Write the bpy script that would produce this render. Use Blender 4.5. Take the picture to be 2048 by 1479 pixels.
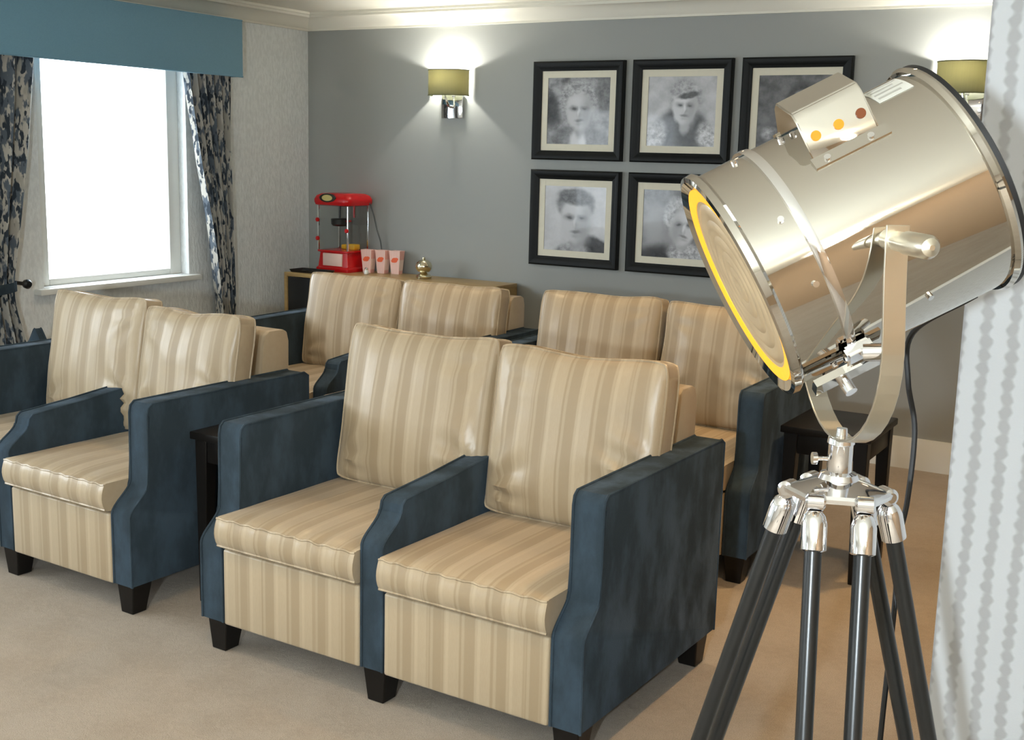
import bpy, bmesh, math, random
from mathutils import Vector, Matrix, noise
random.seed(7)
for o in list(bpy.data.objects):
    bpy.data.objects.remove(o, do_unlink=True)
SC = bpy.context.scene
COL = SC.collection
R_ = math.radians

# ------------------------------------------------------------------ camera
def make_camera():
    yaw, pitch, roll, f = R_(30.58), R_(-10.214), R_(1.429), 2390.4
    F = Vector((-math.sin(yaw) * math.cos(pitch), math.cos(yaw) * math.cos(pitch), math.sin(pitch)))
    rt = Vector((math.cos(yaw), math.sin(yaw), 0))
    up = rt.cross(F)
    r2 = math.cos(roll) * rt + math.sin(roll) * up
    u2 = -math.sin(roll) * rt + math.cos(roll) * up
    cam = bpy.data.cameras.new('camera')
    cam.sensor_fit = 'HORIZONTAL'
    cam.sensor_width = 36.0
    cam.lens = f / 2048 * 36.0
    cam.clip_start = 0.05
    ob = bpy.data.objects.new('camera', cam)
    M = Matrix((r2, u2, -F)).transposed().to_4x4()
    M.translation = Vector((0, 0, 1.5))
    ob.matrix_world = M
    COL.objects.link(ob)
    SC.camera = ob
make_camera()

# ------------------------------------------------------------------ world, exposure
SKY = 8.5
wd = bpy.data.worlds.new('overcast_sky')
SC.world = wd
wd.use_nodes = True
wd.node_tree.nodes['Background'].inputs[0].default_value = (0.82, 0.92, 1.0, 1)
wd.node_tree.nodes['Background'].inputs[1].default_value = SKY
SC.view_settings.view_transform = 'Standard'
SC.view_settings.look = 'None'
SC.view_settings.gamma = 1.0
SC.view_settings.use_curve_mapping = False
SC.view_settings.exposure = 0.22

XL, XR, YB, YF = -5.128, 2.5, 6.038, -2.6
ZC, ZCOVE = 2.335, 2.232
WIN1 = (3.985, 4.98, 0.775, 2.02)      # left wall, y0 y1 z0 z1
WIN2 = (-0.3, 2.3, 0.80, 2.02)       # left wall
WIN3 = (-4.5, -3.3, 0.75, 2.05)      # front wall, x0 x1 z0 z1

def portal(name, loc, rot, sx, sy):
    L = bpy.data.lights.new(name, 'AREA')
    L.shape = 'RECTANGLE'; L.size = sx; L.size_y = sy
    L.cycles.is_portal = True
    o = bpy.data.objects.new(name, L)
    o.location = loc; o.rotation_euler = rot
    COL.objects.link(o)
portal('window_portal', (XL - 0.21, (WIN1[0] + WIN1[1]) / 2, (WIN1[2] + WIN1[3]) / 2), (0, R_(-90), 0), WIN1[3] - WIN1[2], WIN1[1] - WIN1[0])
portal('window_portal', (XL - 0.21, (WIN2[0] + WIN2[1]) / 2, (WIN2[2] + WIN2[3]) / 2), (0, R_(-90), 0), WIN2[3] - WIN2[2], WIN2[1] - WIN2[0])
portal('window_portal', ((WIN3[0] + WIN3[1]) / 2, YF - 0.21, (WIN3[2] + WIN3[3]) / 2), (R_(90), 0, 0), WIN3[1] - WIN3[0], WIN3[3] - WIN3[2])

# ------------------------------------------------------------------ material helpers
def srgb(r, g, b):
    f = lambda c: (c / 255 / 12.92) if c / 255 <= 0.04045 else ((c / 255 + 0.055) / 1.055) ** 2.4
    return (f(r), f(g), f(b), 1)

class NT:
    def __init__(s, name):
        s.m = bpy.data.materials.new(name); s.m.use_nodes = True
        s.t = s.m.node_tree; s.n = s.t.nodes; s.l = s.t.links
        s.b = s.n['Principled BSDF']; s.out = s.n['Material Output']
    def node(s, kind, **kw):
        n = s.n.new(kind)
        for k, v in kw.items(): setattr(n, k, v)
        return n
    def put(s, sock, v):
        if isinstance(v, bpy.types.NodeSocket): s.l.new(v, sock)
        elif v is not None: sock.default_value = v
    def math(s, op, a, b=None, c=None, clamp=False):
        n = s.node('ShaderNodeMath', operation=op, use_clamp=clamp)
        s.put(n.inputs[0], a); s.put(n.inputs[1], b)
        if c is not None: s.put(n.inputs[2], c)
        return n.outputs[0]
    def vmath(s, op, a, b=None):
        n = s.node('ShaderNodeVectorMath', operation=op)
        s.put(n.inputs[0], a)
        if b is not None: s.put(n.inputs[1], b)
        return n
    def obj(s): return s.node('ShaderNodeTexCoord').outputs['Object']
    def mapping(s, vec, scale=(1, 1, 1), loc=(0, 0, 0), rot=(0, 0, 0)):
        n = s.node('ShaderNodeMapping'); s.l.new(vec, n.inputs[0])
        n.inputs['Location'].default_value = loc; n.inputs['Rotation'].default_value = rot; n.inputs['Scale'].default_value = scale
        return n.outputs[0]
    def noise(s, vec, scale, detail=3, rough=0.5):
        n = s.node('ShaderNodeTexNoise'); s.l.new(vec, n.inputs['Vector'])
        n.inputs['Scale'].default_value = scale; n.inputs['Detail'].default_value = detail; n.inputs['Roughness'].default_value = rough
        return n.outputs['Fac']
    def ramp(s, fac, stops, interp='LINEAR'):
        n = s.node('ShaderNodeValToRGB'); s.l.new(fac, n.inputs[0]); e = n.color_ramp.elements
        n.color_ramp.interpolation = interp
        while len(e) < len(stops): e.new(0.5)
        for i, (p, c) in enumerate(stops):
            e[i].position = p; e[i].color = c
        return n.outputs[0]
    def mix(s, fac, a, b, blend='MIX'):
        n = s.node('ShaderNodeMix', data_type='RGBA', blend_type=blend)
        s.put(n.inputs[0], fac); s.put(n.inputs[6], a); s.put(n.inputs[7], b)
        return n.outputs[2]
    def smooth(s, v, lo, hi, a=0.0, b=1.0):
        n = s.node('ShaderNodeMapRange', interpolation_type='SMOOTHSTEP')
        s.put(n.inputs[0], v); n.inputs[1].default_value = lo; n.inputs[2].default_value = hi
        n.inputs[3].default_value = a; n.inputs[4].default_value = b
        return n.outputs[0]
    def bump(s, h, strength=0.3, dist=0.01):
        n = s.node('ShaderNodeBump'); s.l.new(h, n.inputs['Height'])
        n.inputs['Strength'].default_value = strength; n.inputs['Distance'].default_value = dist
        s.l.new(n.outputs[0], s.b.inputs['Normal'])
    def set(s, **kw):
        names = dict(color='Base Color', rough='Roughness', metal='Metallic', spec='Specular IOR Level', sheen='Sheen Weight', sheenr='Sheen Roughness', sheent='Sheen Tint', emit='Emission Color', es='Emission Strength', coat='Coat Weight', alpha='Alpha', trans='Transmission Weight', aniso='Anisotropic')
        for k, v in kw.items(): s.put(s.b.inputs[names[k]], v)
        return s

MATS = {}
def plain(name, col, rough=0.5, **kw):
    if name not in MATS:
        t = NT(name)
        v = t.noise(t.obj(), 40, 2)
        t.set(color=t.mix(t.smooth(v, 0.3, 0.7, 0, 0.12), col, tuple(c * 0.8 for c in col[:3]) + (1,)), rough=rough, **kw)
        MATS[name] = t.m
    return MATS[name]

def m_wall_grey():
    t = NT('grey_wall_paint'); v = t.noise(t.obj(), 180, 3)
    t.set(color=srgb(155, 157, 153), rough=0.75); t.bump(v, 0.06, 0.002); return t.m
def m_wall_pale():
    t = NT('embossed_pale_wallpaper'); o = t.obj()
    a = t.noise(t.mapping(o, (1, 1, .45)), 60, 4, 0.6); b = t.noise(t.mapping(o, (1, 1, .12)), 26, 2)
    t.set(color=t.mix(t.smooth(a, 0.35, 0.65), srgb(224, 227, 226), srgb(236, 239, 238)), rough=0.6)
    t.bump(t.math('ADD', a, t.math('MULTIPLY', b, 0.7)), 0.6, 0.008); return t.m
def m_wall_cream():
    t = NT('cream_wall_paint'); v = t.noise(t.obj(), 120, 3)
    t.set(color=srgb(196, 190, 180), rough=0.7); t.bump(v, 0.06, 0.002); return t.m
def m_partition():
    t = NT('wavy_stripe_wallpaper'); o = t.obj()
    sx = t.node('ShaderNodeSeparateXYZ'); t.l.new(o, sx.inputs[0])
    wob = t.noise(t.mapping(o, (0.3, 0.3, 1)), 42, 2, 0.6)
    slow = t.noise(t.mapping(o, (0.4, 0.4, 1)), 7, 1)
    x = t.math('ADD', sx.outputs[0], t.math('ADD', t.math('MULTIPLY', t.math('SUBTRACT', wob, 0.5), 0.014), t.math('MULTIPLY', t.math('SUBTRACT', slow, 0.5), 0.012)))
    w = t.math('SINE', t.math('MULTIPLY', x, 2 * math.pi / 0.043))
    bead = t.math('MULTIPLY', t.math('SINE', t.math('MULTIPLY', sx.outputs[2], 2 * math.pi / 0.024)), 0.28)
    f = t.smooth(t.math('ADD', w, bead), -0.1, 0.8)
    grain = t.noise(o, 240, 3)
    t.set(color=t.mix(f, srgb(178, 180, 182), srgb(152, 152, 152)), rough=0.7)
    t.bump(t.math('ADD', t.math('MULTIPLY', f, -1.0), t.math('MULTIPLY', grain, 0.3)), 0.25, 0.003); return t.m
def m_ceiling():
    t = NT('white_ceiling_paint'); v = t.noise(t.obj(), 90, 3)
    t.set(color=srgb(226, 222, 208), rough=0.8); t.bump(v, 0.05, 0.002); return t.m
def m_white():
    t = NT('white_gloss_paint'); v = t.noise(t.obj(), 30, 2)
    t.set(color=srgb(226, 226, 220), rough=0.35); t.bump(v, 0.02, 0.001); return t.m
def m_carpet():
    t = NT('beige_carpet'); o = t.obj()
    a = t.noise(o, 350, 4, 0.7); b = t.noise(o, 5, 4, 0.6); c = t.noise(o, 45, 3, 0.6)
    col = t.mix(t.smooth(a, 0.3, 0.7), srgb(154, 139, 122), srgb(197, 185, 169))
    col = t.mix(t.smooth(b, 0.35, 0.68, 0, 0.3), col, srgb(146, 126, 104))
    col = t.mix(t.smooth(c, 0.4, 0.7, 0, 0.25), col, srgb(194, 180, 162))
    t.set(color=col, rough=0.95, spec=0.1, sheen=0.2); t.bump(t.math('ADD', a, t.math('MULTIPLY', c, 0.8)), 0.7, 0.008); return t.m
def m_velvet():
    t = NT('slate_blue_velvet'); o = t.obj()
    a = t.noise(t.mapping(o, (1, 1, 0.5)), 9, 5, 0.6); b = t.noise(o, 300, 2)
    f = t.smooth(a, 0.38, 0.68)
    t.set(color=t.mix(f, srgb(47, 58, 66), srgb(58, 72, 84)), rough=0.9, spec=0.12, sheen=t.math('ADD', t.math('MULTIPLY', f, 0.22), 0.05), sheenr=0.4, sheent=srgb(150, 168, 190))
    t.bump(t.math('ADD', b, t.math('MULTIPLY', a, 0.8)), 0.2, 0.004); return t.m
def m_stripe():
    t = NT('striped_gold_satin'); o = t.obj()
    sx = t.node('ShaderNodeSeparateXYZ'); t.l.new(o, sx.inputs[0])
    x = sx.outputs[0]
    wide = t.math('SINE', t.math('MULTIPLY', x, 2 * math.pi / 0.1))
    fine = t.math('SINE', t.math('MULTIPLY', x, 2 * math.pi / 0.0137))
    thin = t.smooth(t.math('SINE', t.math('MULTIPLY', x, 2 * math.pi / 0.05)), 0.72, 0.95)
    f = t.smooth(t.math('ADD', wide, t.math('MULTIPLY', fine, 0.22)), -0.35, 0.35)
    weave = t.noise(t.mapping(o, (500, 60, 60)), 1, 2)
    col = t.mix(f, srgb(157, 139, 112), srgb(175, 158, 132))
    col = t.mix(t.math('MULTIPLY', thin, 0.35), col, srgb(194, 178, 152))
    col = t.mix(t.smooth(weave, 0.3, 0.7, 0, 0.12), col, srgb(150, 128, 96))
    t.set(color=col, rough=t.smooth(f, 0, 1, 0.52, 0.33), spec=0.5, sheen=0.1)
    t.bump(t.math('ADD', t.math('MULTIPLY', f, 0.5), weave), 0.12, 0.002); return t.m
def m_dark_wood(name='black_stained_wood', base=(15, 14, 13), hi=(24, 21, 19), rough=0.4):
    t = NT(name); v = t.noise(t.mapping(t.obj(), (30, 30, 2)), 2, 4, 0.6)
    t.set(color=t.mix(v, srgb(*base), srgb(*hi)), rough=rough, spec=0.25); t.bump(v, 0.08, 0.002); return t.m
def m_oak():
    t = NT('oak_veneer'); v = t.noise(t.mapping(t.obj(), (1.2, 24, 24)), 2, 4, 0.6)
    t.set(color=t.mix(v, srgb(150, 122, 74), srgb(190, 160, 106)), rough=0.35); t.bump(v, 0.05, 0.002); return t.m
def m_chrome(name='polished_nickel', col=(0.60, 0.57, 0.52, 1), rough=0.03):
    t = NT(name); v = t.noise(t.mapping(t.obj(), (3, 3, 90)), 3, 2)
    t.set(color=col, metal=1.0, rough=t.smooth(v, 0.2, 0.8, rough, rough + 0.02)); return t.m
def m_curtain():
    t = NT('slate_blotch_curtain'); o = t.obj()
    a = t.noise(t.mapping(o, (1, 1, .34)), 30, 3, 0.55); b = t.noise(t.mapping(o, (1, 1, .32), (3, 1, 2)), 52, 2, 0.5)
    c = t.noise(t.mapping(o, (1, 1, .3), (7, 5, 1)), 17, 2, 0.5)
    col = t.mix(t.smooth(a, 0.47, 0.53), srgb(190, 186, 176), srgb(92, 102, 112))
    col = t.mix(t.smooth(b, 0.53, 0.57), col, srgb(46, 56, 66))
    col = t.mix(t.smooth(c, 0.60, 0.64), col, srgb(170, 166, 156))
    t.set(color=col, rough=0.85, sheen=0.1)
    tr = t.node('ShaderNodeBsdfTranslucent'); t.l.new(col, tr.inputs[0])
    mx = t.node('ShaderNodeMixShader'); mx.inputs[0].default_value = 0.12
    t.l.new(t.b.outputs[0], mx.inputs[1]); t.l.new(tr.outputs[0], mx.inputs[2]); t.l.new(mx.outputs[0], t.out.inputs[0]); return t.m
def m_pelmet():
    t = NT('teal_pelmet_fabric'); v = t.noise(t.obj(), 220, 2)
    t.set(color=t.mix(v, srgb(104, 148, 170), srgb(116, 160, 182)), rough=0.7, sheen=0.2); t.bump(v, 0.1, 0.002); return t.m
def m_glass(name='window_glass', tint=(1, 1, 1, 1)):
    t = NT(name)
    tr = t.node('ShaderNodeBsdfTransparent'); tr.inputs[0].default_value = tint
    gl = t.node('ShaderNodeBsdfGlossy'); gl.inputs['Roughness'].default_value = 0.02
    lw = t.node('ShaderNodeLayerWeight'); lw.inputs[0].default_value = 0.5
    fac = t.math('ADD', t.math('MULTIPLY', t.math('POWER', lw.outputs['Facing'], 5.0), 0.6), 0.03)
    mx = t.node('ShaderNodeMixShader'); t.l.new(fac, mx.inputs[0]); t.l.new(tr.outputs[0], mx.inputs[1]); t.l.new(gl.outputs[0], mx.inputs[2])
    t.l.new(mx.outputs[0], t.out.inputs[0]); return t.m
def m_shade():
    t = NT('olive_silk_shade'); o = t.obj()
    v = t.noise(t.mapping(o, (200, 200, 8)), 1, 2)
    col = t.mix(v, srgb(80, 84, 62), srgb(96, 98, 74)); t.set(color=col, rough=0.6)
    tr = t.node('ShaderNodeBsdfTranslucent'); tr.inputs[0].default_value = srgb(188, 182, 144)
    mx = t.node('ShaderNodeMixShader'); mx.inputs[0].default_value = 0.2
    t.l.new(t.b.outputs[0], mx.inputs[1]); t.l.new(tr.outputs[0], mx.inputs[2]); t.l.new(mx.outputs[0], t.out.inputs[0]); return t.m
def m_emit(name, col, strength):
    t = NT(name); v = t.noise(t.obj(), 60, 2)
    t.set(color=col, emit=t.mix(t.smooth(v, 0.3, 0.7, 0, 0.3), col, tuple(c * 0.6 for c in col[:3]) + (1,)), es=strength, rough=0.4); return t.m

M = dict(grey=m_wall_grey(), pale=m_wall_pale(), cream=m_wall_cream(), part=m_partition(), ceil=m_ceiling(), white=m_white(), carpet=m_carpet(),
         velvet=m_velvet(), stripe=m_stripe(), wood=m_dark_wood(), oak=m_oak(), chrome=m_chrome(), bright=m_chrome('bright_chrome', (0.86, 0.86, 0.88, 1), 0.05),
         brushed=m_chrome('brushed_nickel', (0.74, 0.69, 0.58, 1), 0.28), curtain=m_curtain(), pelmet=m_pelmet(), glass=m_glass(), shade=m_shade(),
         black=plain('black_lacquer', srgb(26, 27, 27), 0.3), rubber=plain('black_rubber', srgb(16, 16, 17), 0.6), red=plain('red_enamel', srgb(196, 16, 20), 0.25),
         mat=plain('cream_mount_board', srgb(222, 216, 196), 0.8), framewood=m_dark_wood('ebony_frame_wood', (9, 12, 11), (15, 18, 17), 0.5))

# ------------------------------------------------------------------ mesh helpers
def finish(bm, name, mat, parent=None, smooth=35):
    me = bpy.data.meshes.new(name)
    bmesh.ops.recalc_face_normals(bm, faces=bm.faces)
    bm.to_mesh(me); bm.free()
    if smooth:
        for p in me.polygons: p.use_smooth = True
        me.set_sharp_from_angle(angle=R_(smooth))
    o = bpy.data.objects.new(name, me)
    if mat is not None: me.materials.append(mat)
    COL.objects.link(o)
    if parent is not None: o.parent = parent
    return o
def bx(bm, x0, x1, y0, y1, z0, z1, mat=None):
    v = [bm.verts.new((x, y, z)) for z in (z0, z1) for y in (y0, y1) for x in (x0, x1)]
    fs = []
    for f in ((0, 2, 3, 1), (4, 5, 7, 6), (0, 1, 5, 4), (2, 6, 7, 3), (0, 4, 6, 2), (1, 3, 7, 5)):
        fs.append(bm.faces.new([v[i] for i in f]))
    if mat is not None:
        for q in v: q.co = mat @ q.co
    return v
def bev(bm, w, seg=2):
    bmesh.ops.bevel(bm, geom=list(bm.edges), offset=w, segments=seg, affect='EDGES', profile=0.5, clamp_overlap=True)
def box(name, mat, parent, x0, x1, y0, y1, z0, z1, b=0.0, seg=2):
    bm = bmesh.new(); bx(bm, x0, x1, y0, y1, z0, z1)
    if b: bev(bm, b, seg)
    return finish(bm, name, mat, parent)
def ring_loft(bm, rings, close=True, cap=True):
    vs = [[bm.verts.new(p) for p in r] for r in rings]
    n = len(vs[0])
    for a, b in zip(vs, vs[1:]):
        for i in range(n if close else n - 1):
            j = (i + 1) % n
            bm.faces.new((a[i], a[j], b[j], b[i]))
    if cap and close:
        bm.faces.new(vs[0][::-1]); bm.faces.new(vs[-1])
def tube(bm, pts, r, n=10, cap=True, radii=None):
    pts = [Vector(p) for p in pts]; rings = []; up = None
    for i, p in enumerate(pts):
        d = (pts[min(i + 1, len(pts) - 1)] - pts[max(i - 1, 0)]).normalized()
        if up is None:
            up = Vector((0, 0, 1)) if abs(d.z) < 0.9 else Vector((1, 0, 0))
        a = d.cross(up)
        if a.length < 1e-6: a = d.cross(Vector((0, 1, 0)))
        a.normalize(); b = a.cross(d).normalized(); up = b
        rr = radii[i] if radii else r
        rings.append([p + rr * (math.cos(t) * a + math.sin(t) * b) for t in [2 * math.pi * k / n for k in range(n)]])
    ring_loft(bm, rings, cap=cap)
def lathe(bm, prof, n=32, mat=None, cap=True):
    rings = [[Vector((r * math.cos(2 * math.pi * k / n), r * math.sin(2 * math.pi * k / n), z)) for k in range(n)] for r, z in prof]
    if mat is not None: rings = [[mat @ p for p in r] for r in rings]
    ring_loft(bm, rings, cap=cap)
def prism_x(bm, poly, x0, x1):      # polygon of (y, z) extruded along x
    ring_loft(bm, [[Vector((x, y, z)) for y, z in poly] for x in (x0, x1)])
def tapered(bm, cx, cy, z0, z1, s0, s1, ox=0, oy=0):
    ring_loft(bm, [[Vector((cx + a * s + dx, cy + b * s + dy, z)) for a, b in ((-1, -1), (1, -1), (1, 1), (-1, 1))] for z, s, dx, dy in ((z0, s0, ox, oy), (z1, s1, 0, 0))])
def catmull(pts, k=8):
    P = [Vector(p) for p in pts]; P = [2 * P[0] - P[1]] + P + [2 * P[-1] - P[-2]]; out = []
    for i in range(1, len(P) - 2):
        for j in range(k):
            t = j / k
            out.append(0.5 * ((2 * P[i]) + (P[i + 1] - P[i - 1]) * t + (2 * P[i - 1] - 5 * P[i] + 4 * P[i + 1] - P[i + 2]) * t * t + (3 * P[i] - P[i - 1] - 3 * P[i + 1] + P[i + 2]) * t ** 3))
    out.append(P[-2]); return out
def thing(name, label, cat, loc=(0, 0, 0), rz=0, group=None):
    o = bpy.data.objects.new(name, None); COL.objects.link(o)
    o.empty_display_size = 0.1; o.location = loc; o.rotation_euler = (0, 0, rz)
    o['label'] = label; o['category'] = cat
    if group: o['group'] = group
    return o
def tag(o, label, cat, group=None):
    o['label'] = label; o['category'] = cat
    if group: o['group'] = group
    return o
def struct(o): o['kind'] = 'structure'; return o
def copy_tree(o, parent=None):
    c = o.copy(); COL.objects.link(c); c.parent = parent
    for ch in list(o.children): copy_tree(ch, c)
    return c

# ------------------------------------------------------------------ room shell
struct(box('floor', M['carpet'], None, XL - 0.2, XR + 0.2, YF - 0.2, YB + 0.2, -0.1, 0))
struct(box('ceiling', M['ceil'], None, XL - 0.2, XR + 0.2, YF - 0.2, YB + 0.2, ZC, ZC + 0.1))
struct(box('wall_back', M['grey'], None, XL - 0.2, XR + 0.2, YB, YB + 0.2, 0, ZC))
M['tan'] = plain('tan_wall_paint', srgb(150, 124, 96), 0.7)
struct(box('wall_right', M['tan'], None, XR, XR + 0.2, YF, YB, 0, ZC))
bm = bmesh.new()
ys = [YF, WIN2[0], WIN2[1], WIN1[0], WIN1[1], YB]
for a, b in ((ys[0], ys[1]), (ys[2], ys[3]), (ys[4], ys[5])): bx(bm, XL - 0.2, XL, a, b, 0, ZC)
for w in (WIN1, WIN2):
    bx(bm, XL - 0.2, XL, w[0], w[1], 0, w[2]); bx(bm, XL - 0.2, XL, w[0], w[1], w[3], ZC)
struct(finish(bm, 'wall_left', M['pale'], smooth=0))
bm = bmesh.new()
bx(bm, XL - 0.2, WIN3[0], YF - 0.2, YF, 0, ZC); bx(bm, WIN3[1], XR + 0.2, YF - 0.2, YF, 0, ZC)
bx(bm, WIN3[0], WIN3[1], YF - 0.2, YF, 0, WIN3[2]); bx(bm, WIN3[0], WIN3[1], YF - 0.2, YF, WIN3[3], ZC)
struct(finish(bm, 'wall_front', M['cream'], smooth=0))
PY = 2.15; PX = -0.1735 * PY
struct(box('wall_partition', M['part'], None, PX, XR, PY, PY + 0.14, 0, ZC, 0.004, 1))

COVE = [(0, 0), (0.014, 0), (0.014, 0.012), (0.022, 0.018), (0.03, 0.034), (0.045, 0.052), (0.064, 0.066), (0.082, 0.073), (0.088, 0.073), (0.088, 0.088), (0.104, 0.088), (0.104, 0.103), (0, 0.103)]
def cove(name, axis, a0, a1, wall, sgn):
    bm = bmesh.new(); rings = []
    for a in (a0, a1):
        if axis == 'x': rings.append([Vector((a, wall + sgn * d, ZCOVE + h)) for d, h in COVE])
        else: rings.append([Vector((wall + sgn * d, a, ZCOVE + h)) for d, h in COVE])
    ring_loft(bm, rings); struct(finish(bm, name, M['ceil']))
cove('trim_1', 'x', XL, XR, YB, -1)
cove('trim_2', 'y', YF, YB, XL, 1)
def skirting(name, axis, a0, a1, wall, sgn):
    prof = [(0, 0), (0.018, 0), (0.018, 0.125), (0.012, 0.14), (0.010, 0.157), (0, 0.157)]
    bm = bmesh.new(); rings = []
    for a in (a0, a1):
        if axis == 'x': rings.append([Vector((a, wall + sgn * d, h)) for d, h in prof])
        else: rings.append([Vector((wall + sgn * d, a, h)) for d, h in prof])
    ring_loft(bm, rings); struct(finish(bm, name, M['white']))
skirting('baseboard_back', 'x', XL, XR, YB, -1)
skirting('baseboard_left', 'y', YF, YB, XL, 1)
skirting('baseboard_partition', 'x', PX, XR, PY, -1)

def window(name, axis, a0, a1, z0, z1, wall, out, bars=1):
    """frame set back into the wall; axis is the direction along the wall, out the outward sign"""
    root = bpy.data.objects.new(name, None); COL.objects.link(root); struct(root)
    def B(nm, mat, p0, p1, q0, q1, d0, d1, b=0.006):
        lo, hi = sorted((wall + out * d0, wall + out * d1))
        if axis == 'y': return box(nm, mat, root, lo, hi, p0, p1, q0, q1, b)
        return box(nm, mat, root, p0, p1, lo, hi, q0, q1, b)
    fw = 0.085
    B('window_jamb', M['white'], a0, a0 + fw, z0, z1, 0.06, 0.14)
    B('window_jamb', M['white'], a1 - fw, a1, z0, z1, 0.06, 0.14)
    B('window_head', M['white'], a0 + fw, a1 - fw, z1 - fw, z1, 0.06, 0.14)
    B('window_rail', M['white'], a0 + fw, a1 - fw, z0, z0 + fw * 0.4, 0.06, 0.14)
    n = bars
    for i in range(n):
        p0 = a0 + fw + (a1 - a0 - 2 * fw) * i / n; p1 = a0 + fw + (a1 - a0 - 2 * fw) * (i + 1) / n
        if i: B('window_mullion', M['white'], p0 - 0.03, p0 + 0.03, z0 + fw * 0.4, z1 - fw, 0.06, 0.14)
        g0 = p0 + (0.03 if i else 0); g1 = p1 - (0.03 if i < n - 1 else 0)
        B('pane', M['glass'], g0, g1, z0 + fw * 0.4, z1 - fw, 0.095, 0.101, 0)
    B('window_sill', M['white'], a0 - 0.06, a1 + 0.05, z0 - 0.032, z0 - 0.001, -0.055, 0.0, 0.005)
    return root
window('window_1', 'y', *WIN1, XL, -1, 1)
window('window_2', 'y', *WIN2, XL, -1, 2)
window('window_3', 'x', *WIN3, YF, -1, 1)

# ------------------------------------------------------------------ ceiling downlights (warm)
def downlight(x, y, power, label, cone=125, col=(1, 0.70, 0.38)):
    t = thing('ceiling_downlight', label, 'light', (x, y, ZC), 0, 'recessed warm ceiling downlights')
    bm = bmesh.new(); lathe(bm, [(0.036, -0.001), (0.036, -0.004), (0.046, -0.007), (0.05, -0.004), (0.05, 0.0)], 28, cap=False)
    finish(bm, 'bezel', M['white'], t)
    bm = bmesh.new(); lathe(bm, [(0.001, -0.003), (0.034, -0.003), (0.034, -0.001), (0.001, -0.001)], 24)
    finish(bm, 'bulb', MATS.setdefault('warm_bulb', m_emit('warm_bulb', (1, 0.72, 0.42, 1), 20)), t)
    L = bpy.data.lights.new('downlight_lamp', 'SPOT'); L.energy = power; L.color = col; L.spot_size = R_(cone); L.spot_blend = 0.9; L.shadow_soft_size = 0.05
    o = bpy.data.objects.new('downlight_lamp', L); o.location = (0, 0, -0.02); COL.objects.link(o); o.parent = t
DL = 36
downlight(-3.5, 3.95, DL, 'white recessed downlight in the ceiling above the back row near the window')
downlight(-1.9, 3.95, DL, 'white recessed downlight in the ceiling above the middle of the back row')
downlight(-0.70, 4.55, DL * 2.3, 'white recessed downlight in the ceiling near the wall lamp by the striped wall end', 112, (1, 0.62, 0.26))
downlight(-0.72, 3.1, DL * 1.5, 'white recessed downlight in the ceiling behind the wavy striped wall end', 95, (1, 0.62, 0.26))
downlight(-1.5, -0.9, DL, 'unseen recessed downlight added near the glazed front wall for warm fill')  # added out of view to raise the warm ambient light
downlight(-1.9, 1.6, DL, 'white recessed downlight in the ceiling in front of the front row')

# opal dome ceiling light behind the tripod lamp
t = thing('dome_ceiling_light', 'round opal dome ceiling light near the cream side wall', 'ceiling light', (1.62, -0.75, ZC))
bm = bmesh.new(); lathe(bm, [(0.10, 0), (0.165, 0), (0.17, -0.012), (0.16, -0.02), (0.10, -0.02)], 32, cap=False); finish(bm, 'rim', M['bright'], t)
bm = bmesh.new(); lathe(bm, [(0.155, -0.016), (0.15, -0.035), (0.12, -0.062), (0.07, -0.08), (0.001, -0.086)], 32, cap=False); finish(bm, 'dome', m_emit('opal_dome', (1.0, 0.93, 0.82, 1), 30), t)
L = bpy.data.lights.new('dome_lamp', 'POINT'); L.energy = 12; L.color = (1, 0.9, 0.75); L.shadow_soft_size = 0.1
o = bpy.data.objects.new('dome_lamp', L); o.location = (0, 0, -0.2); COL.objects.link(o); o.parent = t

# cool key light added behind the viewing position, shaped as a globe floor lamp
GE = 235
t = thing('added_floor_lamp', 'unseen key light added in the form of a slim black globe floor lamp', 'floor lamp', (-0.1, -1.0, 0))
bm = bmesh.new(); lathe(bm, [(0.001, 0), (0.14, 0), (0.14, 0.012), (0.05, 0.022), (0.012, 0.03), (0.001, 0.03)], 32); finish(bm, 'base', M['black'], t)
bm = bmesh.new(); tube(bm, [(0, 0, 0.025), (0, 0, 1.40)], 0.011, 14); finish(bm, 'pole', M['black'], t)
bm = bmesh.new(); lathe(bm, [(0.012, 1.39), (0.035, 1.40), (0.035, 1.43), (0.012, 1.435)], 20); finish(bm, 'lamp_holder', M['bright'], t)
bm = bmesh.new(); bmesh.ops.create_uvsphere(bm, u_segments=24, v_segments=16, radius=0.06, matrix=Matrix.Translation((0, 0, 1.485)))
finish(bm, 'globe', m_emit('added_key_globe', (0.92, 0.96, 1.0, 1), 40), t)
L = bpy.data.lights.new('added_key_light', 'POINT'); L.energy = GE; L.color = (0.80, 0.92, 1.0); L.shadow_soft_size = 0.045
o = bpy.data.objects.new('added_key_light', L); o.location = (0.0, 0.115, 1.50); COL.objects.link(o); o.parent = t

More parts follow.
